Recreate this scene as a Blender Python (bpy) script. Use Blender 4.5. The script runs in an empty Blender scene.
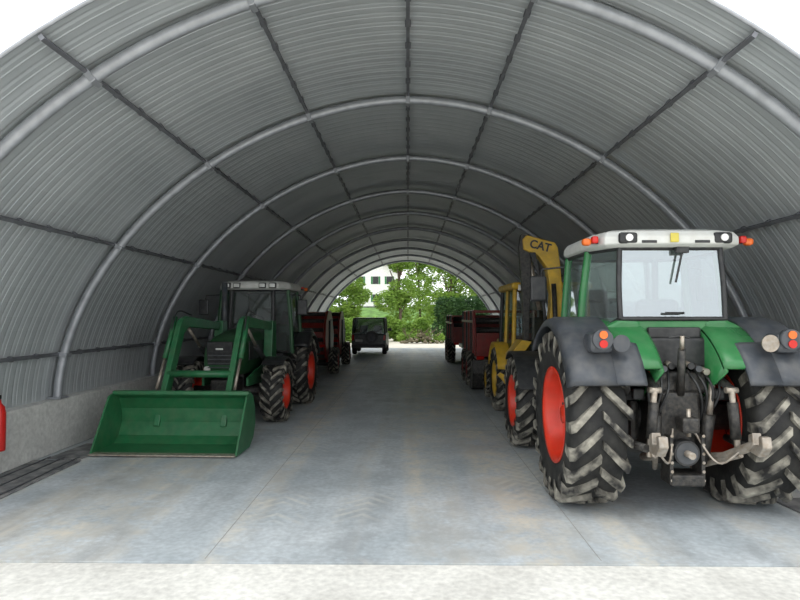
import bpy, bmesh, math, random
from math import sin, cos, pi, radians, sqrt
from mathutils import Vector, Matrix
random.seed(7)
scene = bpy.context.scene
try:
    scene.view_settings.view_transform = 'Standard'
except Exception: pass
COL = scene.collection
CAMH = 2.1

# ------------------------------------------------------------ materials
def mat(name, col, rough=.5, metal=0., var=.12, scale=5., bump=0., dust=0., dustcol=(.42,.38,.31), spec=.5, bscale=None):
    m = bpy.data.materials.new(name); m.use_nodes = True
    nt = m.node_tree; N = nt.nodes; L = nt.links
    b = N['Principled BSDF']
    b.inputs['Roughness'].default_value = rough
    b.inputs['Metallic'].default_value = metal
    b.inputs['Specular IOR Level'].default_value = spec
    tc = N.new('ShaderNodeTexCoord')
    no = N.new('ShaderNodeTexNoise'); no.inputs['Scale'].default_value = scale; no.inputs['Detail'].default_value = 6
    L.new(tc.outputs['Object'], no.inputs['Vector'])
    cr = N.new('ShaderNodeValToRGB')
    cr.color_ramp.elements[0].position = .3; cr.color_ramp.elements[1].position = .7
    cr.color_ramp.elements[0].color = tuple(max(0, c*(1-var)) for c in col)+(1,)
    cr.color_ramp.elements[1].color = tuple(min(1, c*(1+var)) for c in col)+(1,)
    L.new(no.outputs['Fac'], cr.inputs['Fac'])
    out = cr.outputs['Color']
    if dust > 0:
        n2 = N.new('ShaderNodeTexNoise'); n2.inputs['Scale'].default_value = scale*1.7; n2.inputs['Detail'].default_value = 8
        L.new(tc.outputs['Object'], n2.inputs['Vector'])
        r2 = N.new('ShaderNodeMapRange'); r2.inputs[1].default_value = .38; r2.inputs[2].default_value = .7
        r2.inputs[3].default_value = 0; r2.inputs[4].default_value = dust
        L.new(n2.outputs['Fac'], r2.inputs[0])
        mx = N.new('ShaderNodeMixRGB'); mx.inputs[2].default_value = dustcol+(1,)
        L.new(r2.outputs[0], mx.inputs[0]); L.new(out, mx.inputs[1]); out = mx.outputs[0]
    L.new(out, b.inputs['Base Color'])
    if bump > 0:
        n3 = N.new('ShaderNodeTexNoise'); n3.inputs['Scale'].default_value = bscale or scale*6; n3.inputs['Detail'].default_value = 5
        L.new(tc.outputs['Object'], n3.inputs['Vector'])
        bp = N.new('ShaderNodeBump'); bp.inputs['Strength'].default_value = bump; bp.inputs['Distance'].default_value = .02
        L.new(n3.outputs['Fac'], bp.inputs['Height']); L.new(bp.outputs[0], b.inputs['Normal'])
    return m

def glassmat(name, tint=(.75,.85,.85), gl=.3):
    m = bpy.data.materials.new(name); m.use_nodes = True
    nt = m.node_tree; N = nt.nodes; L = nt.links
    N.remove(N['Principled BSDF'])
    o = N['Material Output']
    t = N.new('ShaderNodeBsdfTransparent'); t.inputs[0].default_value = tint+(1,)
    g = N.new('ShaderNodeBsdfGlossy'); g.inputs['Roughness'].default_value = .03; g.inputs[0].default_value = (.86,.93,.97,1)
    d = N.new('ShaderNodeBsdfDiffuse'); d.inputs[0].default_value = (.5,.52,.5,1)
    no = N.new('ShaderNodeTexNoise'); no.inputs['Scale'].default_value = 3
    tc = N.new('ShaderNodeTexCoord'); L.new(tc.outputs['Object'], no.inputs['Vector'])
    mr = N.new('ShaderNodeMapRange'); mr.inputs[3].default_value = .02; mr.inputs[4].default_value = .14
    L.new(no.outputs['Fac'], mr.inputs[0])
    m1 = N.new('ShaderNodeMixShader'); m1.inputs[0].default_value = gl
    L.new(t.outputs[0], m1.inputs[1]); L.new(g.outputs[0], m1.inputs[2])
    m2 = N.new('ShaderNodeMixShader'); L.new(mr.outputs[0], m2.inputs[0])
    L.new(m1.outputs[0], m2.inputs[1]); L.new(d.outputs[0], m2.inputs[2])
    L.new(m2.outputs[0], o.inputs['Surface'])
    return m

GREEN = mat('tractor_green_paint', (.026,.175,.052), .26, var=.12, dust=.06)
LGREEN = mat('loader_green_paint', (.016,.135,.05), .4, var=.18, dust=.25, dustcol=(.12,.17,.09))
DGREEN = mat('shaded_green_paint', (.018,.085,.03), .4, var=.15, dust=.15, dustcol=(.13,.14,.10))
RED = mat('red_rim_paint', (.66,.035,.012), .4, var=.12, dust=.12, dustcol=(.4,.15,.09))
MRED = mat('red_machine_paint', (.26,.02,.014), .4, var=.25, dust=.2, dustcol=(.14,.09,.07))
YEL = mat('yellow_machine_paint', (.62,.38,.03), .45, var=.18, dust=.25, dustcol=(.25,.19,.08))
RUB = mat('tyre_rubber', (.011,.011,.011), .7, var=.3, scale=4, dust=.25, dustcol=(.10,.095,.08), bump=.2)
LUG = mat('tyre_lug_dusty', (.022,.021,.02), .75, var=.35, scale=4, dust=1.0, dustcol=(.40,.375,.31), bump=.2)
BLK = mat('black_plastic', (.016,.017,.019), .42, var=.3, scale=8, dust=.12, dustcol=(.2,.19,.17))
DGR = mat('dark_grey_plastic', (.048,.055,.066), .42, var=.2, dust=.10)
DMET = mat('greasy_dark_metal', (.028,.028,.028), .45, .3, var=.4, scale=14, dust=.45, dustcol=(.13,.115,.095), bump=.3)
STEEL = mat('worn_steel', (.40,.36,.31), .4, .5, var=.3, scale=12, dust=.5, dustcol=(.24,.17,.10))
WHITE = mat('roof_white', (.66,.67,.64), .4, var=.08, dust=.25)
LAMPW = mat('lamp_lens', (.75,.75,.72), .15, .2, var=.1)
ORANGE = mat('orange_lens', (.75,.15,.02), .2, var=.1)
REDL = mat('red_lens', (.55,.015,.01), .2, var=.1)
PLATE = mat('plate_yellow', (.6,.5,.08), .4, var=.1)
GLASS = glassmat('cab_glass', (.70,.82,.82), .36)
GLASSD = glassmat('cab_glass_dark', (.35,.42,.4), .12)
GALV = mat('galvanised_rib', (.36,.375,.40), .38, .5, var=.15, scale=7)
PURL = mat('purlin_steel', (.16,.165,.18), .5, .4, var=.25, scale=6)

# ------------------------------------------------------------ helpers
CUR = None
def P(name, loc=(0,0,0), rz=0):
    global CUR
    e = bpy.data.objects.new(name, None); COL.objects.link(e)
    e.location = loc; e.rotation_euler = (0,0,rz); e.empty_display_size = .3
    CUR = e; return e

def mk(name, verts, faces, m, smooth=False, parent='cur'):
    me = bpy.data.meshes.new(name); me.from_pydata([tuple(v) for v in verts], [], faces)
    bm = bmesh.new(); bm.from_mesh(me); bmesh.ops.recalc_face_normals(bm, faces=bm.faces); bm.to_mesh(me); bm.free()
    me.materials.append(m)
    if smooth:
        for f in me.polygons: f.use_smooth = True
    o = bpy.data.objects.new(name, me); COL.objects.link(o)
    if parent == 'cur': parent = CUR
    if parent: o.parent = parent
    return o

def bev(o, w, seg=2):
    b = o.modifiers.new('bevel', 'BEVEL'); b.width = w; b.segments = seg; b.limit_method = 'ANGLE'; b.angle_limit = radians(35)
    return o

def box(name, c, s, m, rot=(0,0,0), bv=.01, parent='cur'):
    hx, hy, hz = s[0]/2, s[1]/2, s[2]/2
    v = [(x,y,z) for x in (-hx,hx) for y in (-hy,hy) for z in (-hz,hz)]
    f = [(0,1,3,2),(4,6,7,5),(0,4,5,1),(2,3,7,6),(0,2,6,4),(1,5,7,3)]
    o = mk(name, v, f, m, parent=parent); o.location = c; o.rotation_euler = rot
    if bv: bev(o, min(bv, min(s)*.45))
    return o

def cyl(name, p1, p2, r, m, seg=20, r2=None, parent='cur'):
    p1, p2 = Vector(p1), Vector(p2); d = (p2-p1); r2 = r if r2 is None else r2
    q = d.to_track_quat('Z','Y'); v = []; f = []
    for p, rr in ((p1,r),(p2,r2)):
        for i in range(seg):
            a = 2*pi*i/seg; v.append(p + q @ Vector((rr*cos(a), rr*sin(a), 0)))
    for i in range(seg):
        j = (i+1)%seg; f.append((i,j,seg+j,seg+i))
    f.append(tuple(range(seg))); f.append(tuple(range(seg,2*seg)))
    o = mk(name, v, f, m, parent=parent)
    for k, pl in enumerate(o.data.polygons):
        if len(pl.vertices) == 4: pl.use_smooth = True
    return o

def tube(name, pts, r, m, parent='cur', res=3, cyclic=False):
    cu = bpy.data.curves.new(name, 'CURVE'); cu.dimensions = '3D'; cu.bevel_depth = r; cu.bevel_resolution = res
    cu.use_fill_caps = True
    s = cu.splines.new('POLY'); s.points.add(len(pts)-1); s.use_cyclic_u = cyclic
    for i, p in enumerate(pts): s.points[i].co = (p[0],p[1],p[2],1)
    s.use_smooth = True
    cu.materials.append(m)
    o = bpy.data.objects.new(name, cu); COL.objects.link(o)
    if parent == 'cur': parent = CUR
    if parent: o.parent = parent
    return o

def bez(pts, n=8):
    P_ = [Vector(p) for p in pts]; P_ = [2*P_[0]-P_[1]] + P_ + [2*P_[-1]-P_[-2]]
    out = []
    for i in range(1, len(P_)-2):
        for k in range(n):
            t = k/n
            a, b, c, d = P_[i-1], P_[i], P_[i+1], P_[i+2]
            out.append(.5*((2*b)+(-a+c)*t+(2*a-5*b+4*c-d)*t*t+(-a+3*b-3*c+d)*t**3))
    out.append(P_[-2]); return out

def prism(name, prof, x0, x1, m, axis='x', bv=.012, parent='cur'):
    n = len(prof); v = []
    for h in (x0, x1):
        for a, b in prof:
            v.append((h,a,b) if axis=='x' else ((a,h,b) if axis=='y' else (a,b,h)))
    f = [tuple(range(n)), tuple(range(n,2*n))] + [(i,(i+1)%n,n+(i+1)%n,n+i) for i in range(n)]
    o = mk(name, v, f, m, parent=parent)
    if bv: bev(o, bv)
    return o

def loft(name, secs, m, smooth=False, parent='cur', bv=0):
    n = len(secs[0]); v = [p for s in secs for p in s]; f = []
    for k in range(len(secs)-1):
        for i in range(n):
            j = (i+1)%n; f.append((k*n+i, k*n+j, (k+1)*n+j, (k+1)*n+i))
    f.append(tuple(range(n))); f.append(tuple(range((len(secs)-1)*n, len(secs)*n)))
    o = mk(name, v, f, m, smooth, parent)
    if bv: bev(o, bv)
    return o

def lathe(name, prof, c, m, a0=0, a1=2*pi, seg=48, closed=False, smooth=True, parent='cur'):
    full = abs(a1-a0-2*pi) < 1e-6; n = len(prof); v = []; f = []
    rings = seg if full else seg+1
    for k in range(rings):
        a = a0+(a1-a0)*k/seg
        for x, r in prof: v.append((c[0]+x, c[1]+r*sin(a), c[2]+r*cos(a)))
    for k in range(seg):
        k2 = (k+1)%rings
        for i in range(n if closed else n-1):
            j = (i+1)%n; f.append((k*n+i, k*n+j, k2*n+j, k2*n+i))
    if closed and not full:
        f.append(tuple(range(n))); f.append(tuple(range((rings-1)*n, rings*n)))
    return mk(name, v, f, m, smooth, parent)

def wheel(name, c, R, w, rim, mrim, side, nl=20, lugs=True, lugm=None):
    h = w/2; rb = R-.055
    prof = [(-h*.80,rim-.01),(-h*.92,rim+.05),(-h*1.0,(rim+rb)/2),(-h*.97,rb-.10),(-h*.86,rb-.025),(-h*.4,rb),(0,rb+.005),(h*.4,rb),
            (h*.86,rb-.025),(h*.97,rb-.10),(h*1.0,(rim+rb)/2),(h*.92,rim+.05),(h*.80,rim-.01)]
    lathe(name+'_tyre', prof, c, RUB, seg=56)
    if lugs:
        v = []; f = []; st = [0.02,.3,.6,.88,.985,1.0]; span = radians(360/nl)*1.05; hw = radians(360/nl)*.165
        for sd in (-1,1):
            for k in range(nl):
                a = 2*pi*(k+(.5 if sd > 0 else 0))/nl; base = len(v)
                for s in st:
                    if s < .9: rlo, rhi, x = rb-.03, R - .012*s, h*s
                    elif s < .99: rlo, rhi, x = rb-.12, R-.05, h*1.03
                    else: rlo, rhi, x = rb-.20, rb-.14, h*1.015
                    ph = a - span*min(s,.97)
                    wv = hw*(1+.25*s)
                    for dph, rr in ((-wv,rlo),(-wv*.75,rhi),(wv*.75,rhi),(wv,rlo)):
                        v.append((c[0]+sd*x, c[1]+rr*sin(ph+dph), c[2]+rr*cos(ph+dph)))
                for q in range(len(st)-1):
                    for e in range(4):
                        g = (e+1)%4; f.append((base+q*4+e, base+q*4+g, base+q*4+4+g, base+q*4+4+e))
                f.append((base,base+1,base+2,base+3)); e0 = base+(len(st)-1)*4; f.append((e0,e0+1,e0+2,e0+3))
        mk(name+'_lugs', v, f, lugm or LUG)
    s = side
    rp = [(s*h*.86,rim+.015),(s*h*.90,rim+.02),(s*h*.88,rim-.02),(s*h*.72,rim-.05),(s*h*.3,rim-.07),(s*h*.12,rim-.09),(s*h*.02,rim*.62),
          (s*h*.10,rim*.42),(s*h*.34,rim*.34),(s*h*.38,rim*.22),(s*h*.55,rim*.18),(s*h*.56,0.001)]
    lathe(name+'_rim', rp, c, mrim, seg=40)
    rq = [(-s*h*.86,rim+.015),(-s*h*.90,rim+.02),(-s*h*.88,rim-.02),(-s*h*.6,rim-.06),(s*h*.1,rim-.085)]
    lathe(name+'_rim_inner', rq, c, mrim, seg=40)
    for k in range(8):
        a = 2*pi*k/8
        p = (c[0]+s*h*.34, c[1]+rim*.28*sin(a), c[2]+rim*.28*cos(a))
        cyl(name+'_bolt', p, (p[0]+s*.03,p[1],p[2]), .018, DMET, 6)
    cyl(name+'_axle_stub', (c[0]-s*h*.9,c[1],c[2]), (c[0]+s*h*.3,c[1],c[2]), rim*.3, DMET, 20)

def quad(name, pts, m):
    return mk(name, pts, [tuple(range(len(pts)))], m)

# ------------------------------------------------------------ tunnel shell
AX, AH, ZB = 5.45, 4.66, .80
NEXP = 1.82
YE0, YE1 = 5.15, 38.0
SHEAR = .03
def arch(t, off=0):
    c, s = cos(t), sin(t)
    return ((AX+off)*math.copysign(abs(c)**(2/NEXP), c), ZB+(AH+off)*abs(s)**(2/NEXP))

def sheetmat():
    m = bpy.data.materials.new('corrugated_galvanised_sheet'); m.use_nodes = True
    nt = m.node_tree; N = nt.nodes; L = nt.links; b = N['Principled BSDF']
    b.inputs['Metallic'].default_value = .35; b.inputs['Roughness'].default_value = .45
    tc = N.new('ShaderNodeTexCoord'); sp = N.new('ShaderNodeSeparateXYZ'); L.new(tc.outputs['Object'], sp.inputs[0])
    d = N.new('ShaderNodeMath'); d.operation = 'DIVIDE'; d.inputs[1].default_value = 1.1; L.new(sp.outputs['Y'], d.inputs[0])
    fl = N.new('ShaderNodeMath'); fl.operation = 'FLOOR'; L.new(d.outputs[0], fl.inputs[0])
    wn = N.new('ShaderNodeTexWhiteNoise'); wn.noise_dimensions = '1D'; L.new(fl.outputs[0], wn.inputs['W'])
    no = N.new('ShaderNodeTexNoise'); no.inputs['Scale'].default_value = 1.2; no.inputs['Detail'].default_value = 6
    L.new(tc.outputs['Object'], no.inputs['Vector'])
    ad = N.new('ShaderNodeMath'); ad.operation = 'MULTIPLY_ADD'; ad.inputs[1].default_value = .35
    L.new(wn.outputs['Value'], ad.inputs[0]); L.new(no.outputs['Fac'], ad.inputs[2])
    cr = N.new('ShaderNodeValToRGB'); cr.color_ramp.elements[0].position = .3; cr.color_ramp.elements[1].position = 1.0
    cr.color_ramp.elements[0].color = (.42,.45,.465,1); cr.color_ramp.elements[1].color = (.56,.59,.60,1)
    L.new(ad.outputs[0], cr.inputs['Fac']); L.new(cr.outputs['Color'], b.inputs['Base Color'])
    return m
SHEET = sheetmat()
ys = []; per = .22; y = YE0
while y < YE1:
    h = .006
    ys += [(y,0),(y+.080,0),(y+.105,h),(y+.115,h),(y+.140,.0),(y+.19,0),(y+.20,-.005),(y+.21,-.005)]; y += per
ys.append((YE1,0))
NT = 72
v = []; f = []
for yy, o in ys:
    for k in range(NT+1):
        x, z = arch(pi*k/NT, .115+o); v.append((x,yy+SHEAR*x,z))
for i in range(len(ys)-1):
    for k in range(NT):
        a = i*(NT+1)+k; f.append((a,a+1,a+NT+2,a+NT+1))
mk('ceiling', v, f, SHEET, parent=None)

P('steel_arch_frame')
ribs_y = [5.83+3.47*i for i in range(10)]
for i, yy in enumerate(ribs_y):
    pts = [(arch(pi*k/72)[0], yy, arch(pi*k/72)[1]) for k in range(73)]
    tube('arch_rib_%d'%i, pts, .066, GALV, res=5)
    for s in (-1,1):
        box('rib_foot_%d'%i, (s*(AX-.0), yy, ZB+.018), (.22,.24,.03), GALV)
def t_for_ratio(r):
    best = None
    for k in range(1,2000):
        t = pi/2*k/2000
        x, z = arch(t); e = abs((z-CAMH)-r*x)/sqrt(1+r*r)
        if best is None or e < best[0]: best = (e,t)
    return best[1]
pts_t = []
for rl, rr in ((-.115,-.115),(.235,.25),(.75,.80),(2.0,2.5)):
    pts_t += [t_for_ratio(rr), pi-t_for_ratio(rl)]
pts_t.append(pi/2)
for i, t in enumerate(pts_t):
    x, z = arch(t, .06)
    ang = math.atan2(sin(t), cos(t))
    box('purlin_%d'%i, (x, (YE0+YE1)/2+SHEAR*x, z), (.05,YE1-YE0,.042), PURL, rot=(0,-ang,0), bv=0)
    for yy in ribs_y:
        xx, zz = arch(t, .0)
        box('purlin_clamp', (xx, yy, zz), (.155,.155,.065), GALV, rot=(0,-ang,0), bv=.01)
        for q in (1,2,3,4,5):
            yq = yy+q*.578
            xx, zz = arch(t, .075)
            if yq < YE1: box('purlin_bracket', (xx,yq,zz), (.06,.06,.07), PURL, rot=(0,-ang,0), bv=0)
tube('entrance_edge_trim', [(arch(pi*k/72,.12)[0], YE0+SHEAR*arch(pi*k/72,.12)[0], arch(pi*k/72,.12)[1]) for k in range(73)], .02, GALV)

def concrete(name, c1, c2, warm, tracks=False, rough=.75):
    m = bpy.data.materials.new(name); m.use_nodes = True
    nt = m.node_tree; N = nt.nodes; L = nt.links; b = N['Principled BSDF']; b.inputs['Roughness'].default_value = rough
    tc = N.new('ShaderNodeTexCoord')
    n1 = N.new('ShaderNodeTexNoise'); n1.inputs['Scale'].default_value = .9; n1.inputs['Detail'].default_value = 10; n1.inputs['Roughness'].default_value = .65
    L.new(tc.outputs['Object'], n1.inputs['Vector'])
    cr = N.new('ShaderNodeValToRGB'); e = cr.color_ramp.elements; e[0].position = .38; e[1].position = .62
    e[0].color = c1+(1,); e[1].color = c2+(1,); L.new(n1.outputs['Fac'], cr.inputs['Fac'])
    out = cr.outputs['Color']
    n2 = N.new('ShaderNodeTexNoise'); n2.inputs['Scale'].default_value = 18; n2.inputs['Detail'].default_value = 8
    L.new(tc.outputs['Object'], n2.inputs['Vector'])
    mr = N.new('ShaderNodeMapRange'); mr.inputs[1].default_value = .3; mr.inputs[2].default_value = .7; mr.inputs[3].default_value = .84; mr.inputs[4].default_value = 1.12
    L.new(n2.outputs['Fac'], mr.inputs[0])
    mm = N.new('ShaderNodeMixRGB'); mm.blend_type = 'MULTIPLY'; mm.inputs[0].default_value = 1
    L.new(out, mm.inputs[1]); L.new(mr.outputs[0], mm.inputs[2]); out = mm.outputs[0]
    if tracks:
        sp = N.new('ShaderNodeSeparateXYZ'); L.new(tc.outputs['Object'], sp.inputs[0])
        n4 = N.new('ShaderNodeTexNoise'); n4.inputs['Scale'].default_value = 3.0; n4.inputs['Detail'].default_value = 9; n4.inputs['Roughness'].default_value = .75
        L.new(tc.outputs['Object'], n4.inputs['Vector'])
        r4 = N.new('ShaderNodeMapRange'); r4.inputs[1].default_value = .40; r4.inputs[2].default_value = .60; L.new(n4.outputs['Fac'], r4.inputs[0])
        n5 = N.new('ShaderNodeTexNoise'); n5.inputs['Scale'].default_value = .55; n5.inputs['Detail'].default_value = 3
        L.new(tc.outputs['Object'], n5.inputs['Vector'])
        r5 = N.new('ShaderNodeMapRange'); r5.inputs[1].default_value = .48; r5.inputs[2].default_value = .58; L.new(n5.outputs['Fac'], r5.inputs[0])
        for (sx, sy, lo, hi, amt, colr, off) in ((1.2,.07,.46,.60,.9,warm,0),(2.4,.14,.48,.62,.75,(.30,.325,.34),7.3),(.8,.6,.50,.66,.6,(.30,.32,.33),3.1)):
            mp = N.new('ShaderNodeMapping'); mp.inputs['Scale'].default_value = (sx,sy,1); mp.inputs['Location'].default_value = (off,off,off); L.new(tc.outputs['Object'], mp.inputs[0])
            n3 = N.new('ShaderNodeTexNoise'); n3.inputs['Scale'].default_value = 1.0; n3.inputs['Detail'].default_value = 7
            L.new(mp.outputs[0], n3.inputs['Vector'])
            r3 = N.new('ShaderNodeMapRange'); r3.inputs[1].default_value = lo; r3.inputs[2].default_value = hi; r3.inputs[3].default_value = 0; r3.inputs[4].default_value = amt
            L.new(n3.outputs['Fac'], r3.inputs[0])
            mu = N.new('ShaderNodeMath'); mu.operation = 'MULTIPLY'; L.new(r3.outputs[0], mu.inputs[0]); L.new(r4.outputs[0], mu.inputs[1])
            mx = N.new('ShaderNodeMixRGB'); mx.inputs[2].default_value = colr+(1,)
            L.new(mu.outputs[0], mx.inputs[0]); L.new(out, mx.inputs[1]); out = mx.outputs[0]
        # dirt left by tyre treads (patchy)
        for lane, wd, tilt in ((-2.55,.26,.05),(1.15,.26,-.07),(-.85,.24,.10),(2.2,.26,-.02)):
            tl = N.new('ShaderNodeMath'); tl.operation = 'MULTIPLY_ADD'; tl.inputs[1].default_value = tilt; L.new(sp.outputs['Y'], tl.inputs[0]); L.new(sp.outputs['X'], tl.inputs[2])
            s1 = N.new('ShaderNodeMath'); s1.operation = 'SUBTRACT'; s1.inputs[1].default_value = lane+tilt*8; L.new(tl.outputs[0], s1.inputs[0])
            ab = N.new('ShaderNodeMath'); ab.operation = 'ABSOLUTE'; L.new(s1.outputs[0], ab.inputs[0])
            dd = N.new('ShaderNodeMath'); dd.operation = 'ADD'; L.new(ab.outputs[0], dd.inputs[0]); L.new(sp.outputs['Y'], dd.inputs[1])
            fr = N.new('ShaderNodeMath'); fr.operation = 'PINGPONG'; fr.inputs[1].default_value = .10; L.new(dd.outputs[0], fr.inputs[0])
            g = N.new('ShaderNodeMapRange'); g.inputs[1].default_value = .045; g.inputs[2].default_value = .075; L.new(fr.outputs[0], g.inputs[0])
            ln = N.new('ShaderNodeMapRange'); ln.inputs[1].default_value = wd; ln.inputs[2].default_value = wd+.08; ln.inputs[3].default_value = 1; ln.inputs[4].default_value = 0
            L.new(ab.outputs[0], ln.inputs[0])
            m5 = N.new('ShaderNodeMath'); m5.operation = 'MULTIPLY'; L.new(g.outputs[0], m5.inputs[0]); L.new(ln.outputs[0], m5.inputs[1])
            m6 = N.new('ShaderNodeMath'); m6.operation = 'MULTIPLY'; L.new(m5.outputs[0], m6.inputs[0]); L.new(r4.outputs[0], m6.inputs[1])
            m8 = N.new('ShaderNodeMath'); m8.operation = 'MULTIPLY'; L.new(m6.outputs[0], m8.inputs[0]); L.new(r5.outputs[0], m8.inputs[1])
            m7 = N.new('ShaderNodeMath'); m7.operation = 'MULTIPLY'; m7.inputs[1].default_value = .5; L.new(m8.outputs[0], m7.inputs[0])
            mz = N.new('ShaderNodeMixRGB'); mz.inputs[2].default_value = (.70,.68,.61,1)
            L.new(m7.outputs[0], mz.inputs[0]); L.new(out, mz.inputs[1]); out = mz.outputs[0]
    L.new(out, b.inputs['Base Color'])
    bp = N.new('ShaderNodeBump'); bp.inputs['Strength'].default_value = .2; bp.inputs['Distance'].default_value = .01
    L.new(n2.outputs['Fac'], bp.inputs['Height']); L.new(bp.outputs[0], b.inputs['Normal'])
    return m
CONC = concrete('concrete_floor', (.40,.445,.47), (.54,.58,.60), (.66,.61,.51), True, .55)
APR = concrete('concrete_apron', (.58,.57,.53), (.76,.75,.70), (.5,.48,.42))
WALLC = concrete('concrete_wall', (.50,.50,.48), (.64,.64,.61), (.5,.48,.42))
GRAV = concrete('gravel', (.50,.46,.38), (.66,.62,.52), (.5,.5,.4))
GRASS = mat('grass', (.10,.20,.04), .9, var=.4, scale=1.5, bump=.5)

box('floor', (0,(5.14+38.2)/2,-.1), (11.6,38.2-5.14,.2), CONC, bv=0, parent=None)
P('floor_joint')
JM = mat('joint_filler', (.28,.29,.29), .9, dust=.8, scale=2)
for x in (-1.75,1.65):
    box('joint_long', (x,21.6,.001), (.006,32.8,.003), JM, bv=0)
for yy in (11.0,22,33):
    box('joint_cross', (0,yy,.001), (10.6,.006,.003), JM, bv=0)
box('concrete_apron', (0,2.0,-.11), (16,6.26,.2), APR, bv=.01, parent=None)
mk('ground', [(-60,-40,-.12),(60,-40,-.12),(60,74,-.12),(-60,74,-.12)], [(0,1,2,3)], GRAV, parent=None)
v=[];f=[]
gx=[-60+i*5 for i in range(25)]; gy=[74.0,76,79,82,90,110]; gz=[-.12,1.0,2.2,3.0,3.3,3.35]
for a,b_ in zip(gy,gz):
    for x in gx: v.append((x,a,b_))
for i in range(len(gy)-1):
    for k in range(24):
        q=i*25+k; f.append((q,q+1,q+26,q+25))
mk('grass_bank', v, f, GRASS, True, parent=None)

for nm, s in (('wall_left',-1),('wall_right',1)):
    box(nm, (s*5.58,(YE0+YE1)/2,ZB/2), (.40,YE1-YE0,ZB), WALLC, bv=.015, parent=None)

MAT = mat('rubber_mat', (.13,.135,.14), .8, var=.3, scale=3, dust=.7, dustcol=(.36,.35,.33), bump=.3)
P('rubber_floor_mat')
box('mat_panel', (-4.98,6.9,.012), (.68,3.4,.024), MAT, rot=(0,0,radians(1.5)))
box('mat_panel', (-4.98,9.2,.012), (.50,1.0,.024), MAT, rot=(0,0,radians(-2)))
for i in range(3): box('batten', (-5.2+i*.24,7.2,.030), (.035,3.1,.012), DGR, rot=(0,0,radians(1+i)))
P('rubber_floor_mat.001')
box('mat_panel', (4.62,6.1,.012), (.9,1.7,.024), MAT, rot=(0,0,radians(4)))

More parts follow.
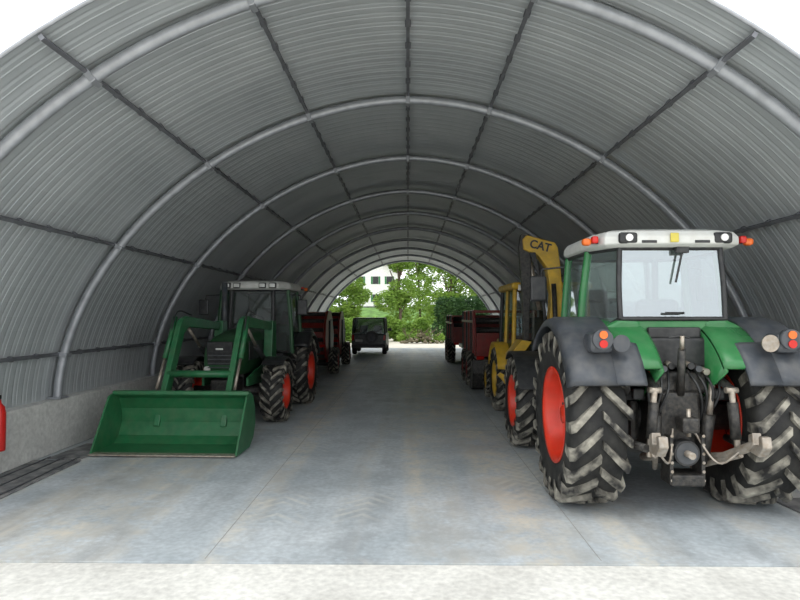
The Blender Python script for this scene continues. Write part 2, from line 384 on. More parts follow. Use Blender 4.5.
# ------------------------------------------------------------ tractor
def tractor(loc, rz, Rr, wr, tr, Rf, wf, tf, wb, roofz, name='tractor', glass=GLASS, dark=False):
    P(name, loc, rz)
    k = Rr/.97
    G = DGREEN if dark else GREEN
    for s in (-1,1):
        wheel('rear_wheel', (s*tr,0,Rr), Rr, wr, Rr*.54, RED, s, 20)
        wheel('front_wheel', (s*tf,wb,Rf), Rf, wf, Rf*.55, RED, s, 18)
    cyl('rear_axle', (-tr+.15,0,Rr), (tr-.15,0,Rr), .17, DMET)
    cyl('front_axle', (-tf+.1,wb,Rf), (tf-.1,wb,Rf), .10, DMET)
    box('transmission', (0,.35,Rr+.0), (.5,1.5,.75), DMET, bv=.05)
    box('engine_block', (0,wb*.72,Rf+.35), (.46,wb*.62,.6), DMET, bv=.04)
    box('front_support', (0,wb+.35,Rf+.12), (.42,.75,.34), DMET, bv=.04)
    hz = roofz-1.02
    secs = []
    for (yy,hw,zt,zb) in ((1.15,.42,hz,1.15),(1.9,.42,hz-.02,1.05),(wb+.1,.40,hz-.10,.98),(wb+.55,.37,hz-.20,.98),(wb+.72,.33,hz-.34,1.0),(wb+.78,.28,hz-.5,1.08)):
        s_ = []
        for i in range(9):
            a = pi*i/8
            cx = math.copysign(abs(cos(a))**.45, cos(a)); sz = abs(sin(a))**.6
            s_.append((hw*cx, yy, zt-.28+.28*sz))
        s_ += [(-hw*.95,yy,zb),(hw*.95,yy,zb)]
        secs.append(s_)
    loft('hood', secs, G, True)
    gf = wb+.76
    box('grille', (0,gf,hz-.55), (.50,.07,.66), BLK, rot=(radians(-8),0,0), bv=.03)
    for i in range(7): box('grille_bar', (0,gf+.045,hz-.78+.075*i), (.44,.02,.018), DGR, bv=0)
    box('grille_badge', (0,gf+.06,hz-.36), (.14,.02,.035), LAMPW)
    for s in (-1,1):
        cyl('headlight', (s*.24,gf-.06,hz-.74), (s*.24,gf+.05,hz-.74), .06, LAMPW)
        box('hood_side_vent', (s*.415,wb-.2,hz-.42), (.02,1.1,.36), BLK)
        lathe('front_fender', [(s*tf-wf/2,Rf+.05),(s*tf+wf/2,Rf+.05),(s*tf+wf/2+.02,Rf+.02),(s*tf+wf/2,Rf+.08),(s*tf-wf/2,Rf+.08)], (0,wb,Rf), BLK, radians(-70), radians(35), 16, True, False)
    cyl('exhaust_stack', (.52,1.45,hz-.4), (.52,1.45,roofz-.05), .06, DGR)
    zt = roofz-.20; zr = roofz-.97
    base = [(-.56,-.42,zr),(-.84,.12,zr-.25),(-.84,.95,1.25),(-.48,1.28,1.35),(.48,1.28,1.35),(.84,.95,1.25),(.84,.12,zr-.25),(.56,-.42,zr)]
    top = [(-.54,-.36,zt),(-.74,.10,zt),(-.74,.95,zt),(-.46,1.15,zt),(.46,1.15,zt),(.74,.95,zt),(.74,.10,zt),(.54,-.36,zt)]
    for i in range(8):
        j = (i+1)%8
        tube('cab_pillar', bez([base[i], tuple((base[i][q]+top[i][q])/2*(1.02 if q==0 else 1) for q in range(3)), top[i]],4), .030 if i in (0,7) else .045, BLK if i in (0,7,3,4) else G)
        quad('cab_glass', [base[i],base[j],top[j],top[i]], glass)
        tube('window_bottom_rail', [base[i],base[j]], .025, BLK)
        tube('window_top_rail', [top[i],top[j]], .03, BLK)
    secs = []
    outl = [(-.50,-.52),(-.72,-.42),(-.80,-.1),(-.80,.95),(-.62,1.3),(-.3,1.38),(.3,1.38),(.62,1.3),(.80,.95),(.80,-.1),(.72,-.42),(.50,-.52)]
    for zz, sc in ((zt-.0,.93),(zt+.03,1.0),(zt+.11,1.0),(zt+.17,.95),(zt+.20,.82)):
        secs.append([(x*sc,(y-.43)*sc+.43,zz) for x,y in outl])
    loft('cab_roof', secs, WHITE, False, bv=.015)
    for s in (-1,1):
        box('roof_lamp_housing', (s*.50,-.50,zt+.09), (.20,.07,.12), BLK, bv=.03)
        cyl('roof_work_lamp', (s*.50,-.53,zt+.09), (s*.50,-.555,zt+.09), .038, LAMPW)
        box('roof_vent_slot', (s*.28,-.515,zt+.05), (.16,.02,.03), BLK, bv=.005)
        for xx in (.28,.5):
            box('front_lamp_housing', (s*xx,1.36,zt+.09), (.16,.08,.12), BLK, bv=.02)
            box('roof_front_lamp', (s*xx,1.405,zt+.09), (.12,.02,.08), LAMPW, bv=.01)
        box('beacon_bracket', (s*.80,-.28,zt+.07), (.16,.05,.04), BLK)
        box('side_marker', (s*.88,-.30,zt+.07), (.10,.09,.08), ORANGE, bv=.03)
        box('side_marker_red', (s*.80,-.33,zt+.09), (.07,.09,.08), REDL, bv=.02)
        tube('mirror_arm', [(s*.78,1.0,zt-.1),(s*1.05,1.12,zt-.12),(s*1.08,1.12,zt-.3)], .014, BLK)
        box('mirror', (s*1.10,1.12,zt-.38), (.22,.06,.34), BLK, bv=.03)
        ri = Rr+.08
        x0, x1, x2 = .30, tr-.12, tr+wr/2+.03
        EM = DGR if not dark else BLK
        lathe('fender_top', [(s*x0,ri),(s*x1,ri),(s*x1,ri+.035),(s*(x0+.05),ri+.05),(s*x0,ri+.02)], (0,0,Rr), G, radians(-56), radians(62), 26, True)
        lathe('fender_inner_wall', [(s*x0,.35),(s*(x0+.03),.35),(s*(x0+.03),ri+.02),(s*x0,ri+.02)], (0,0,Rr), G, radians(-58), radians(62), 26, True)
        lathe('fender_extension', [(s*(x1-.08),ri+.01),(s*(x2-.08),ri+.005),(s*(x2-.01),ri-.05),(s*(x2+.02),ri-.04),(s*(x2-.03),ri+.035),(s*(x2-.10),ri+.06),(s*(x1-.08),ri+.06)], (0,0,Rr), EM, radians(-66), radians(48), 28, True)
        lathe('mudguard_tail', [(s*.50,ri+.015),(s*(x1),ri+.015),(s*(x1),ri+.062),(s*.55,ri+.062),(s*.50,ri+.045)], (0,0,Rr), EM, radians(-66), radians(-40), 12, True)
        tx = s*(tr+.0)
        box('tail_light_base', (tx,-.80*k,zr-.24), (.24,.26,.20), EM, bv=.05)
        cyl('tail_light_housing', (tx,-.90*k,zr-.20), (tx,-.97*k,zr-.20), .10, EM)
        cyl('tail_light_orange', (tx,-.97*k,zr-.155), (tx,-.985*k,zr-.155), .04, ORANGE)
        cyl('tail_light_red', (tx,-.97*k,zr-.245), (tx,-.985*k,zr-.245), .04, REDL)
        cyl('reflector_disc', (tx-s*.19,-.92*k,zr-.24), (tx-s*.19,-.94*k,zr-.24), .085, STEEL if s>0 else EM, 24)
        for q in range(3): box('cab_step', (s*.80,1.02,.55+.28*q), (.32,.3,.03), BLK)
        box('step_side', (s*.66,1.02,.85), (.03,.3,.75), BLK)
        box('fuel_tank', (s*.50,1.2,.85), (.28,.75,.5), BLK, bv=.05)
        prism('rear_shoulder', [(s*.34,zr-.50),(s*.34,zr-.02),(s*.56,zr),(s*.84,zr-.14),(s*.86,zr-.45)], -.44, .15, G, 'y', .04)
    box('rear_body_panel', (0,-.36,zr-.10), (.9,.12,.20), G, bv=.03)
    box('rear_black_panel', (0,-.42,zr-.15), (.56,.10,.12), BLK, bv=.02)
    box('rear_lower_black_panel', (0,-.42,zr-.36), (.72,.14,.32), BLK, bv=.03)
    box('cab_floor', (0,.45,1.22), (1.4,1.5,.1), BLK)
    tube('rear_wiper', [(.10,-.44,zt-.05),(.02,-.46,zt-.38)], .012, BLK)
    box('wiper_motor', (.10,-.43,zt-.03), (.14,.06,.07), BLK)
    cyl('window_handle', (-.1,-.47,zr+.06), (.1,-.47,zr+.06), .013, BLK)
    box('seat_base', (0,.25,1.55), (.5,.5,.22), BLK, bv=.05)
    box('seat_back', (0,.02,1.95), (.48,.14,.66), BLK, rot=(radians(8),0,0), bv=.06)
    tube('steering_wheel', [(.2*cos(2*pi*i/24), .92+.12*sin(2*pi*i/24), 1.95-.12*sin(2*pi*i/24)) for i in range(24)], .016, BLK, cyclic=True)
    cyl('steering_column', (0,1.15,1.3), (0,.92,1.95), .05, BLK)
    box('dashboard', (0,1.15,1.65), (.55,.22,.3), BLK, bv=.05)
    box('armrest_console', (.36,.35,1.8), (.16,.5,.1), DGR, bv=.03)
    box('roof_sticker', (-.02,-.535,zt+.09), (.09,.02,.10), PLATE)
    # three-point hitch
    box('hitch_housing', (0,-.42,Rr+.02), (.42,.35,.62), DMET, bv=.04)
    box('lift_shaft_housing', (0,-.42,Rr+.42), (.62,.28,.22), DMET, bv=.04)
    cyl('pto_guard', (0,-.55,Rr-.28), (0,-.72,Rr-.28), .13, BLK)
    cyl('pto_guard_ring', (0,-.715,Rr-.28), (0,-.725,Rr-.28), .11, DGR)
    cyl('pto_shaft', (0,-.6,Rr-.28), (0,-.84,Rr-.28), .035, STEEL)
    for s in (-1,1):
        tube('lift_arm', [(s*.30,-.40,Rr+.42),(s*.36,-.62,Rr+.50),(s*.38,-.86,Rr+.38)], .045, DMET)
        tube('lift_rod', [(s*.38,-.86,Rr+.38),(s*.42,-.86,Rr+.0),(s*.44,-.86,Rr-.28)], .030, STEEL)
        cyl('lift_rod_sleeve', (s*.39,-.86,Rr+.26), (s*.42,-.86,Rr-.1), .05, DMET)
        cyl('lift_rod_pin', (s*.32,-.86,Rr+.38), (s*.44,-.86,Rr+.38), .03, STEEL)
        cyl('lift_cylinder_body', (s*.24,-.55,Rr-.40), (s*.28,-.62,Rr+.10), .058, DMET)
        cyl('lift_cylinder_rod', (s*.28,-.62,Rr+.10), (s*.31,-.62,Rr+.42), .030, STEEL)
        tube('lower_link', [(s*.26,-.25,Rr-.42),(s*.36,-.75,Rr-.30),(s*.47,-1.12,Rr-.10)], .045, STEEL)
        prism('lower_link_hook', [(-1.05,Rr-.18),(-1.22,Rr-.20),(-1.30,Rr-.10),(-1.28,Rr+.0),(-1.22,Rr+.0),(-1.22,Rr-.08),(-1.14,Rr-.10),(-1.12,Rr+.01),(-1.05,Rr-.02)], s*.43, s*.52, STEEL, 'x', .012)
        tube('stabiliser_bar', [(s*.20,-.40,Rr-.50),(s*.42,-.95,Rr-.24)], .028, STEEL)
        cyl('side_stabiliser', (s*.62,-.30,Rr-.20), (s*.50,-.95,Rr-.18), .04, DMET)
        for q in range(4):
            cyl('hydraulic_coupler', (s*(.10+.08*q),-.50,Rr+.62-.03*q), (s*(.10+.08*q),-.60,Rr+.60-.03*q), .03, DMET if q%2 else STEEL)
            cyl('coupler_cap', (s*(.10+.08*q),-.60,Rr+.60-.03*q), (s*(.10+.08*q),-.62,Rr+.60-.03*q), .034, (BLK,DGR,STEEL,REDL)[q])
            tube('hydraulic_hose', bez([(s*(.10+.08*q),-.52,Rr+.55),(s*(.16+.07*q),-.66,Rr+.36),(s*(.22+.03*q),-.58,Rr+.12),(s*.2,-.45,Rr-.1)],6), .014, BLK)
        tube('link_chain', bez([(s*.1,-.62,Rr-.05),(s*.24,-.85,Rr-.34),(s*.42,-.98,Rr-.18)],6), .012, STEEL)
        box('axle_housing_flange', (s*.38,-.1,Rr-.02), (.1,.46,.46), DMET, bv=.05)
        box('socket_box', (s*.42,-.52,Rr+.30), (.12,.08,.12), BLK, bv=.02)
    cyl('top_link_body', (0,-.58,Rr+.30), (-.05,-.74,Rr+.78), .04, DMET)
    cyl('top_link_end', (-.05,-.74,Rr+.78), (-.06,-.77,Rr+.92), .022, STEEL)
    tube('top_link_handle', [(-.16,-.70,Rr+.90),(-.06,-.77,Rr+.92),(.02,-.74,Rr+.90)], .014, BLK)
    box('hitch_frame', (0,-.60,Rr-.55), (.34,.3,.12), DMET, bv=.02)
    for s in (-1,1):
        box('hitch_frame_side', (s*.16,-.62,Rr-.35), (.04,.22,.5), DMET)
        for q in range(6): cyl('hitch_frame_hole', (s*.16,-.735,Rr-.55+.09*q), (s*.16,-.74,Rr-.55+.09*q), .016, STEEL, 10)
    box('trailer_hitch_jaw', (0,-.74,Rr+.02), (.18,.18,.16), DMET, bv=.03)
    cyl('trailer_hitch_pin', (0,-.76,Rr-.1), (0,-.76,Rr+.18), .022, STEEL)
    return CUR

tractor((2.84,6.9,0), 0, .97, .60, .92, .72, .48, .95, 2.85, 3.03)
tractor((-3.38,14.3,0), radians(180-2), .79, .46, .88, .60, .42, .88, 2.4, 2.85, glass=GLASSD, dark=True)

# front loader fitted to that tractor
for s in (-1,1):
    x0, x1 = s*.50, s*.60
    prism('loader_arm', [(1.55,1.78),(1.55,1.93),(3.45,2.08),(3.66,2.03),(3.78,1.90),(4.52,.52),(4.60,.30),(4.44,.25),(3.60,1.76),(3.40,1.88)], x0, x1, LGREEN, 'x', .015)
    prism('loader_tower', [(1.45,.95),(1.9,.95),(1.75,1.98),(1.5,1.98)], s*.44, s*.62, LGREEN, 'x', .015)
    prism('loader_mount_plate', [(1.4,.7),(2.9,.75),(2.9,.9),(1.9,1.1),(1.4,1.1)], s*.40, s*.45, LGREEN, 'x', .01)
    cyl('lift_ram_body', (s*.55,1.85,1.05), (s*.55,2.75,1.5), .05, BLK)
    cyl('lift_ram_rod', (s*.55,2.75,1.5), (s*.55,3.3,1.85), .028, STEEL)
    cyl('tilt_ram_body', (s*.66,3.62,2.06), (s*.66,4.05,1.35), .042, LGREEN)
    cyl('tilt_ram_rod', (s*.66,4.05,1.35), (s*.66,4.35,.86), .024, STEEL)
    tube('loader_hose', bez([(s*.62,3.0,2.1),(s*.64,3.6,2.15),(s*.66,3.85,1.7)],6), .014, BLK)
    prism('bucket_bracket', [(4.25,.25),(4.25,.80),(4.48,.78),(4.50,.25)], s*.50, s*.68, LGREEN, 'x', .01)
cyl('loader_cross_tube', (-.55,4.15,1.10), (.55,4.15,1.10), .06, LGREEN)
outer = [(4.72,.86),(4.60,.80),(4.50,.60),(4.48,.35),(4.58,.14),(4.78,.03),(5.46,.015)]
inner = [(5.46,.03),(4.80,.06),(4.63,.16),(4.53,.36),(4.545,.58),(4.64,.76),(4.74,.82)]
BXL, BXR = -1.02, 1.15
prism('bucket_shell', outer+inner, BXL, BXR, LGREEN, 'x', 0)
side = [(4.74,.87),(4.60,.80),(4.50,.60),(4.48,.35),(4.58,.14),(4.78,.02),(5.44,.015),(5.38,.10),(4.92,.82)]
prism('bucket_side', side, BXL-.03, BXL, LGREEN, 'x', .004)
prism('bucket_side', side, BXR, BXR+.03, LGREEN, 'x', .004)
bc = (BXL+BXR)/2; bw = BXR-BXL
box('bucket_top_lip', (bc,4.76,.86), (bw+.04,.10,.07), LGREEN, bv=.02)
box('bucket_cutting_edge', (bc,5.40,.028), (bw+.04,.16,.022), STEEL, bv=.004)

# ------------------------------------------------------------ backhoe loader
P('backhoe_loader', (2.95,13.3,0), 0)
for s in (-1,1):
    wheel('rear_wheel', (s*.86,0,.70), .70, .42, .38, YEL, s, 18)
    wheel('front_wheel', (s*.82,2.15,.45), .45, .32, .24, YEL, s, 16)
    lathe('rear_fender', [(s*.6,.78),(s*1.08,.78),(s*1.08,.81),(s*.6,.81)], (0,0,.70), YEL, radians(-70), radians(70), 18, True)
    prism('stabiliser_leg', [(s*.55,.45),(s*.55,.62),(s*1.1,.95),(s*1.16,.9),(s*.75,.42)], -1.28,-1.16, YEL, 'y', .01)
    cyl('stabiliser_ram', (s*.5,-1.2,1.15), (s*1.05,-1.2,.9), .05, DMET)
    prism('loader_arm', [(.9,1.35),(.9,1.55),(1.9,1.5),(3.2,.65),(3.3,.40),(3.1,.38),(1.8,1.28)], s*.60, s*.70, YEL, 'x', .01)
    for (yy,zb_) in ((-.95,1.0),(-.1,1.5),(.75,1.1)):
        tube('cab_pillar', [(s*.80,yy,zb_),(s*.74,yy+(.08 if yy<0 else 0),2.62)], .045, YEL if yy<0 else BLK)
    quad('cab_side_glass', [(s*.80,-.95,1.25),(s*.80,.75,1.25),(s*.74,.75,2.62),(s*.74,-.87,2.62)], GLASSD)
    box('cab_lower_side', (s*.78,-.1,1.15), (.06,1.7,.25), YEL)
    box('work_light', (s*.6,-1.02,2.66), (.2,.08,.12), LAMPW)
    for q in range(3): box('hazard_marking', (s*.66+.07*(q-1),-1.00,1.15), (.035,.03,.26), BLK, rot=(0,radians(30),0))
quad('cab_rear_glass', [(-.80,-.95,1.3),(.80,-.95,1.3),(.74,-.87,2.62),(-.74,-.87,2.62)], GLASSD)
box('cab_rear_panel', (0,-.95,1.12), (1.62,.08,.36), YEL, bv=.02)
box('cab_roof', (0,-.08,2.70), (1.66,1.9,.15), YEL, bv=.06)
box('chassis', (0,.9,.68), (.6,4.2,.36), DMET, bv=.03)
box('hood', (0,1.7,1.15), (.84,1.7,.62), YEL, bv=.08)
cyl('exhaust', (.3,1.4,1.4), (.3,1.4,2.2), .045, DMET)
box('cab_floor', (0,-.1,.98), (1.5,1.7,.1), BLK)
box('seat', (0,-.1,1.35), (.5,.5,.2), BLK, bv=.05); box('seat_back', (0,-.1,1.75), (.48,.14,.6), BLK, bv=.05)
prism('loader_bucket', [(3.25,.85),(3.2,.5),(3.3,.12),(3.55,.03),(4.1,.02),(4.1,.05),(3.6,.09),(3.4,.2),(3.28,.5),(3.33,.85)], -1.15, 1.15, DMET, 'x', 0)
for s in (-1,1): prism('loader_bucket_side', [(3.33,.85),(3.2,.5),(3.3,.12),(3.55,.03),(4.1,.02),(3.6,.8)], s*1.15, s*1.18, DMET, 'x', 0)
box('rear_frame', (0,-1.22,.62), (1.3,.16,.4), YEL, bv=.02)
box('swing_post', (-.15,-1.42,.85), (.3,.3,.7), YEL, bv=.03)
by0, by1 = -1.74,-1.48
prism('boom', [(-.30,.85),(.02,.85),(.04,1.7),(.02,2.6),(-.02,3.10),(-.06,3.40),(-.12,3.50),(-.66,3.64),(-.74,3.56),(-.72,3.36),(-.44,3.24),(-.28,3.02),(-.20,2.5),(-.24,1.7)], by0, by1, YEL, 'y', .02)
prism('stick', [(-.76,3.66),(-.60,3.66),(-.56,3.45),(-.58,2.6),(-.62,1.6),(-.72,1.55),(-.74,2.6),(-.80,3.4)], by0+.05, by1-.05, DMET, 'y', .015)
cyl('boom_ram', (-.10,-1.78,1.2), (-.16,-1.78,2.7), .045, DMET)
cyl('stick_ram', (-.40,-1.61,2.2), (-.62,-1.61,3.35), .04, STEEL)
for q in range(4):
    tube('boom_hose', bez([(-.22-.03*q,-1.76,1.1),(-.34,-1.78,2.0+.1*q),(-.42,-1.78,2.8),(-.52-.03*q,-1.78,3.3)],6), .016, BLK)
prism('digging_bucket', [(-.60,1.6),(-.80,1.62),(-1.02,1.35),(-1.0,1.05),(-.8,.85),(-.55,.95),(-.78,1.1),(-.82,1.3)], -1.9,-1.35, YEL, 'y', .01)
tc_ = bpy.data.curves.new('lettering','FONT'); tc_.body = 'CAT'; tc_.size = .22; tc_.extrude = .004; tc_.offset=.006; tc_.materials.append(BLK)
to = bpy.data.objects.new('lettering', tc_); COL.objects.link(to); to.parent = CUR
to.location = (-.62,by0-.012,3.41); to.rotation_euler = (radians(90),radians(14),0); to.scale=(.95,1,1)

# ------------------------------------------------------------ red farm machines
def wagon(loc, rz, name='forage_wagon', Lg=3.6, W=1.9, H=2.2, mb=MRED):
    P(name, loc, rz)
    box('chassis', (0,Lg/2,.62), (.8,Lg,.18), DMET)
    for s in (-1,1):
        for yy in (.35, 1.6):
            wheel('wheel', (s*(W/2-.05),yy,.52), .52, .34, .28, MRED, s, 16)
        prism('side_wall', [(0,.95),(Lg,.95),(Lg,H-.15),(Lg-.2,H),(.15,H),(0,H-.3)], s*(W/2-.10), s*(W/2-.14), mb, 'x', .01)
        for i in range(6): box('side_post', (s*(W/2-.08),.15+i*(Lg-.3)/5,(H+.95)/2), (.06,.07,H-1.0), DMET if i%2 else mb)
        box('side_rail', (s*(W/2-.07),Lg/2,H-.35), (.05,Lg,.07), mb)
        box('tail_light', (s*(W/2-.25),-.08,.85), (.22,.05,.1), REDL)
    box('bed', (0,Lg/2,.92), (W-.2,Lg,.08), mb)
    box('front_wall', (0,Lg-.03,1.5), (W-.2,.05,1.1), mb)
    box('tailgate', (0,.0,1.25), (W-.3,.05,.65), mb)
    for i in range(2): cyl('beater_roller', (-W/2+.15,.12,1.65+.28*i), (W/2-.15,.12,1.65+.28*i), .09, DMET)
    box('rear_hoop', (0,.0,H-.05), (W-.2,.06,.08), mb)
    tube('drawbar', [(.3,Lg,.6),(0,Lg+.9,.6)], .05, mb); tube('drawbar', [(-.3,Lg,.6),(0,Lg+.9,.6)], .05, mb)
    cyl('jack_stand', (0,Lg+.8,0), (0,Lg+.8,.65), .04, DMET)

def baler(loc, rz, name='round_baler'):
    P(name, loc, rz)
    for s in (-1,1):
        wheel('wheel', (s*.95,0,.48), .48, .34, .26, MRED, s, 16)
        prism('side_panel', [(-.9,.7),(-.5,.45),(.6,.45),(.9,.8),(1.0,1.5),(.75,2.0),(.3,2.25),(-.4,2.25),(-.95,1.9),(-1.15,1.3)], s*.72, s*.80, MRED, 'x', .03)
        prism('side_cover', [(-.3,.8),(.5,.8),(.7,1.4),(.3,1.95),(-.3,1.9)], s*.80, s*.86, BLK, 'x', .02)
        box('tail_light', (s*.66,-1.05,1.05), (.2,.06,.1), REDL)
    ring = [(1.05*cos(2*pi*i/20)*1.0-.08, 1.35+.86*sin(2*pi*i/20)) for i in range(20)]
    prism('bale_chamber', ring, -.71, .71, MRED, 'x', .01)
    for i in range(6):
        a = radians(120+i*22); cyl('chamber_roller', (-.72,-.08+1.06*cos(a),1.35+.88*sin(a)), (.72,-.08+1.06*cos(a),1.35+.88*sin(a)), .07, DMET)
    cyl('axle', (-.9,0,.48), (.9,0,.48), .06, DMET)
    box('pickup', (0,1.0,.42), (1.9,.5,.4), BLK, bv=.08)
    tube('drawbar', [(0,.9,.7),(0,2.2,.65)], .07, MRED)
    cyl('jack_stand', (0,2.0,0), (0,2.0,.7), .04, DMET)

wagon((2.85,17.6,0), 0, 'forage_wagon', 3.6, 2.0, 2.25)
wagon((2.95,26.2,0), 0, 'forage_wagon', 4.0, 2.2, 2.1)
baler((-3.6,21.5,0), 0)
baler((-3.6,25.6,0), 0)

# ------------------------------------------------------------ off road vehicle
P('off_road_vehicle', (-2.0,30.6,0), 0)
CARP = mat('dark_car_paint', (.03,.035,.03), .35, var=.2, dust=.25, dustcol=(.2,.2,.17))
prism('body_lower', [(-.0,.45),(-.05,.60),(-.02,1.15),(3.0,1.12),(4.2,1.08),(4.3,.9),(4.3,.5),(3.9,.42),(.3,.42)], -.88,.88, CARP, 'x', .05)
box('roof_panel', (0,1.25,1.93), (1.62,2.35,.07), CARP, bv=.03)
for s in (-1,1):
    for (ya,yb_) in ((.03,.10),(1.15,1.15),(2.9,2.35)):
        tube('pillar', [(s*.82,ya,1.12),(s*.78,yb_,1.92)], .05, CARP)
    quad('side_glass', [(s*.82,.03,1.15),(s*.82,2.9,1.15),(s*.78,2.35,1.9),(s*.78,.10,1.9)], GLASSD)
    for yy in (.75,3.35): wheel('wheel', (s*.78,yy,.38), .38, .24, .2, DGR, s, 20, lugs=False)
    box('tail_light', (s*.80,-.05,.95), (.12,.05,.28), REDL)
    box('door_mirror', (s*1.0,2.5,1.3), (.2,.1,.16), BLK, bv=.03)
    box('seat', (s*.38,1.7,1.25), (.45,.14,.6), BLK, bv=.05)
quad('rear_glass', [(-.80,.03,1.15),(.80,.03,1.15),(.76,.10,1.9),(-.76,.10,1.9)], GLASSD)
quad('windscreen', [(-.80,2.9,1.12),(.80,2.9,1.12),(.76,2.38,1.9),(-.76,2.38,1.9)], GLASSD)
box('rear_bumper', (0,-.12,.52), (1.75,.16,.18), BLK, bv=.03)
cyl('spare_wheel', (.15,-.08,.98), (.15,-.26,.98), .32, BLK, 32)
cyl('spare_wheel_cover', (.15,-.26,.98), (.15,-.28,.98), .2, DGR, 24)
box('number_plate', (-.5,-.07,.8), (.36,.03,.12), LAMPW)

# ------------------------------------------------------------ fire extinguisher
P('fire_extinguisher', (-5.285,7.70,.35), 0)
FR = mat('extinguisher_red', (.5,.018,.015), .3)
lathe_p = [(0,.0),(.085,.0),(.09,.02),(.09,.48),(.075,.56),(.035,.62),(.03,.66),(0,.66)]
v=[];f=[];n=len(lathe_p)
for k in range(24):
    a=2*pi*k/24
    for r,z in lathe_p: v.append((max(r,.001)*cos(a),max(r,.001)*sin(a),z))
for k in range(24):
    for i in range(n-1): f.append((k*n+i,k*n+i+1,((k+1)%24)*n+i+1,((k+1)%24)*n+i))
mk('cylinder_body', v, f, FR, True)
box('valve_head', (0,0,.69), (.06,.05,.06), BLK); box('lever', (.0,-.05,.74), (.03,.14,.02), BLK)
tube('hose', bez([(0,-.03,.68),(0,-.12,.6),(0,-.12,.3),(0,-.10,.15)],6), .012, BLK)
box('wall_bracket', (-.07,0,.30), (.04,.12,.3), DMET)

# ------------------------------------------------------------ vegetation, house, rubble
def leafmat(name, c1, c2):
    m = bpy.data.materials.new(name); m.use_nodes = True
    nt = m.node_tree; N = nt.nodes; L = nt.links; b = N['Principled BSDF']; b.inputs['Roughness'].default_value = .6
    tc = N.new('ShaderNodeTexCoord'); no = N.new('ShaderNodeTexNoise'); no.inputs['Scale'].default_value = 1.3; no.inputs['Detail'].default_value = 8
    L.new(tc.outputs['Object'], no.inputs['Vector'])
    cr = N.new('ShaderNodeValToRGB'); cr.color_ramp.elements[0].position=.35; cr.color_ramp.elements[1].position=.68
    cr.color_ramp.elements[0].color=c1+(1,); cr.color_ramp.elements[1].color=c2+(1,)
    L.new(no.outputs['Fac'], cr.inputs['Fac']); L.new(cr.outputs[0], b.inputs['Base Color'])
    tr = N.new('ShaderNodeBsdfTranslucent'); L.new(cr.outputs[0], tr.inputs[0])
    mx = N.new('ShaderNodeMixShader'); mx.inputs[0].default_value=.4
    L.new(b.outputs[0], mx.inputs[1]); L.new(tr.outputs[0], mx.inputs[2]); L.new(mx.outputs[0], N['Material Output'].inputs[0])
    return m
LEAF1 = leafmat('leaf_bright', (.13,.25,.03), (.30,.45,.08))
LEAF2 = leafmat('leaf_dark', (.02,.065,.018), (.06,.135,.03))
BARK = mat('bark', (.10,.075,.05), .9, var=.4, scale=8, bump=.5)
def foliage(name, blobs, n, size, m):
    v=[];f=[]
    tot = sum(b[3]*b[4]*b[5] for b in blobs)
    for b in blobs:
        cnt = int(n*b[3]*b[4]*b[5]/tot)
        for _ in range(cnt):
            d = Vector((random.gauss(0,1),random.gauss(0,1),random.gauss(0,1))).normalized()*random.uniform(.35,1.0)**.5
            p = Vector((b[0]+d.x*b[3], b[1]+d.y*b[4], max(.02,b[2]+d.z*b[5])))
            q = Vector((random.gauss(0,1),random.gauss(0,1),random.gauss(0,1)+.5)).normalized().to_track_quat('Z','Y')
            s = size*random.uniform(.6,1.3); i0=len(v)
            for a,c in ((-s,0),(0,-s*.55),(s,0),(0,s*.55)): v.append(p+q@Vector((a,c,0)))
            f.append((i0,i0+1,i0+2,i0+3))
    return mk(name, v, f, m)
def tree(loc, H, W, m, n=5000, name='deciduous_tree', lo=.28):
    P(name, loc)
    tube('trunk', bez([(0,0,0),(.1,0,H*.25),(-.05,.1,H*.5),(.1,0,H*.8)],5), .13, BARK)
    for i in range(6):
        a=i*1.1; tube('branch', [(0,0,H*(.2+.07*i)),(cos(a)*W*.35,sin(a)*W*.35,H*(.4+.08*i))], .05, BARK)
    bl=[]
    for i in range(14):
        a=random.uniform(0,2*pi); rr=random.uniform(0,.65)*W; zz=random.uniform(lo,.95)*H
        s=W*random.uniform(.35,.55); bl.append((cos(a)*rr,sin(a)*rr,zz,s,s,s*.8))
    foliage('leaves', bl, n, .15, m)
G0 = -.12
tree((-8.6,52,G0), 9, 2.6, LEAF1, 7000)
tree((-.8,56.0,G0), 10, 2.6, LEAF1, 9000, lo=.15)
tree((4.2,58,G0), 10, 3.2, LEAF1, 10000, lo=.15)
tree((9.0,55.5,G0), 9, 3.0, LEAF1, 7000, lo=.15)
tree((-13.5,58,G0), 9, 3.2, LEAF2)
tree((1.2,65,G0), 11, 3.6, LEAF1, 8000, lo=.15)
tree((8.6,66,G0), 11, 3.6, LEAF2, 8000, lo=.15)
tree((-5.9,60,G0), 6.0, 2.2, LEAF1, 7000, lo=.2)
P('hedge', (4.4,49,G0))
foliage('leaves', [(i*.9-1.7,0,1.0,.8,.7,1.0) for i in range(6)]+[(i*.8-1.5,0,2.6,.8,.8,1.2) for i in range(5)], 16000, .10, LEAF2)
for i in range(4): tube('stem', [(i-1.5,0,0),(i-1.4,0,2.6)], .05, BARK)
P('shrub', (-4.6,48.0,G0))
foliage('leaves', [(i*.9-1.6,0,1.0,.8,.7,1.1) for i in range(5)], 8000, .10, LEAF1)
tube('stem', [(0,0,0),(0,0,1.4)], .05, BARK)
P('shrub', (-.9,50.6,G0))
foliage('leaves', [(i*.9-1.6,0,.9+.3*sin(i*1.7),.8,.7,1.0) for i in range(5)], 9000, .11, LEAF1)
tube('stem', [(0,0,0),(0,0,1.4)], .05, BARK)
P('rubble_pile', (1.0,47.0,G0))
ROCK = mat('rubble_stone', (.15,.12,.08), .9, var=.4, scale=3, bump=.5, dust=.5, dustcol=(.12,.15,.05))
v=[];f=[]
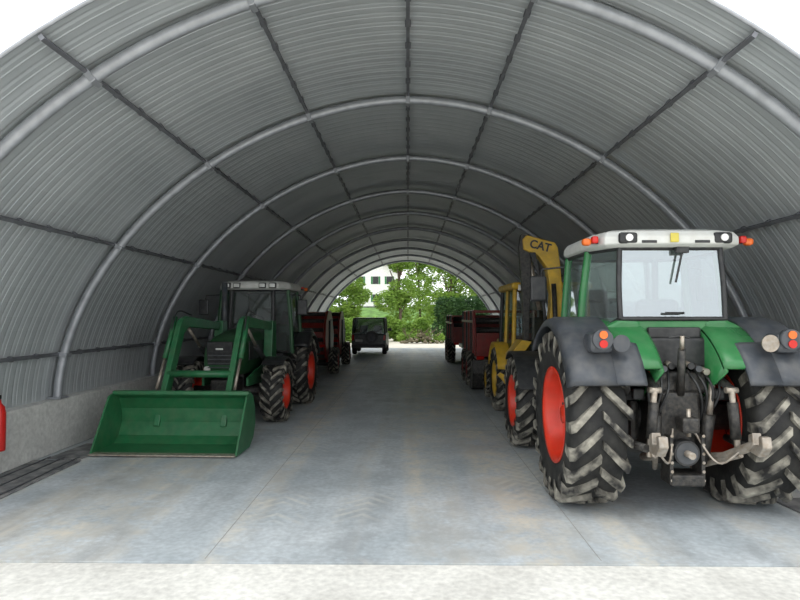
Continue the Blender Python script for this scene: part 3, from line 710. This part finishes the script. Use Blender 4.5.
for i in range(110):
    a=random.uniform(0,2*pi); r=random.uniform(0,1)**.7
    s=random.uniform(.07,.17); p=Vector((cos(a)*r*1.8, sin(a)*r*.8, max(s*.8,(1-r)*.8*random.uniform(.5,1.0)))); i0=len(v)
    bm=bmesh.new(); bmesh.ops.create_icosphere(bm, subdivisions=1, radius=s)
    for q in bm.verts: v.append(p+Vector((q.co.x*random.uniform(.8,1.3),q.co.y*random.uniform(.8,1.2),q.co.z*random.uniform(.6,1))))
    for q in bm.faces: f.append(tuple(i0+x.index for x in q.verts))
    bm.free()
mk('stones', v, f, ROCK)
foliage('weeds', [(i*.6-1.5,.2,.45,.4,.4,.4) for i in range(6)], 1800, .07, LEAF1)
for i in range(30):
    p=Vector((random.uniform(-1.4,1.4),random.uniform(-.5,.5),random.uniform(.2,.7)))
    tube('dead_branch', [p, p+Vector((random.uniform(-.6,.6),random.uniform(-.4,.4),random.uniform(.2,.8)))], .022, BARK)
P('house', (-4.9,90,3.35))
HW = mat('white_render', (.80,.79,.76), .8); HR = mat('roof_tiles', (.30,.12,.08), .8, scale=10)
box('house_walls', (0,0,2.6), (7,6,5.2), HW)
prism('house_roof', [(-4,5.1),(0,7.4),(4,5.1),(4,4.9),(0,7.15),(-4,4.9)], -3.6, 3.6, HR, 'y', 0)
prism('gable', [(-3.5,5.0),(0,7.1),(3.5,5.0)], -2.95,2.95, HW, 'y', 0)
for x in (-2,.2,2.2):
    for z in (1.2,3.8):
        box('house_window', (x,-3.02,z), (.8,.06,1.1), BLK); box('window_shutter', (x-.55,-3.04,z), (.25,.05,1.1), GREEN); box('window_shutter', (x+.55,-3.04,z), (.25,.05,1.1), GREEN)

# ------------------------------------------------------------ world & light
w = bpy.data.worlds.new('overcast_sky'); scene.world = w; w.use_nodes = True
N = w.node_tree.nodes; L = w.node_tree.links
bg = N['Background']; bg.inputs[1].default_value = 2.05
tc = N.new('ShaderNodeTexCoord'); no = N.new('ShaderNodeTexNoise'); no.inputs['Scale'].default_value = 1.5; no.inputs['Detail'].default_value=4
L.new(tc.outputs['Generated'], no.inputs['Vector'])
cr = N.new('ShaderNodeValToRGB'); cr.color_ramp.elements[0].color=(.88,.94,1,1); cr.color_ramp.elements[1].color=(1,1,1,1)
L.new(no.outputs['Fac'], cr.inputs['Fac']); L.new(cr.outputs[0], bg.inputs[0])
sd = bpy.data.lights.new('sun','SUN'); sd.energy = .9; sd.angle = radians(40); sd.color=(1,.96,.9)
so = bpy.data.objects.new('sun', sd); COL.objects.link(so); so.rotation_euler = (radians(22),0,radians(-20))

# ------------------------------------------------------------ camera
cd = bpy.data.cameras.new('camera'); cam = bpy.data.objects.new('camera', cd); COL.objects.link(cam)
cd.sensor_width = 36; cd.lens = 27; cd.clip_end = 500
cam.location = (0,0,CAMH); cam.rotation_euler = (radians(90)+math.atan(15/600), 0, math.atan(8/600))
scene.camera = cam
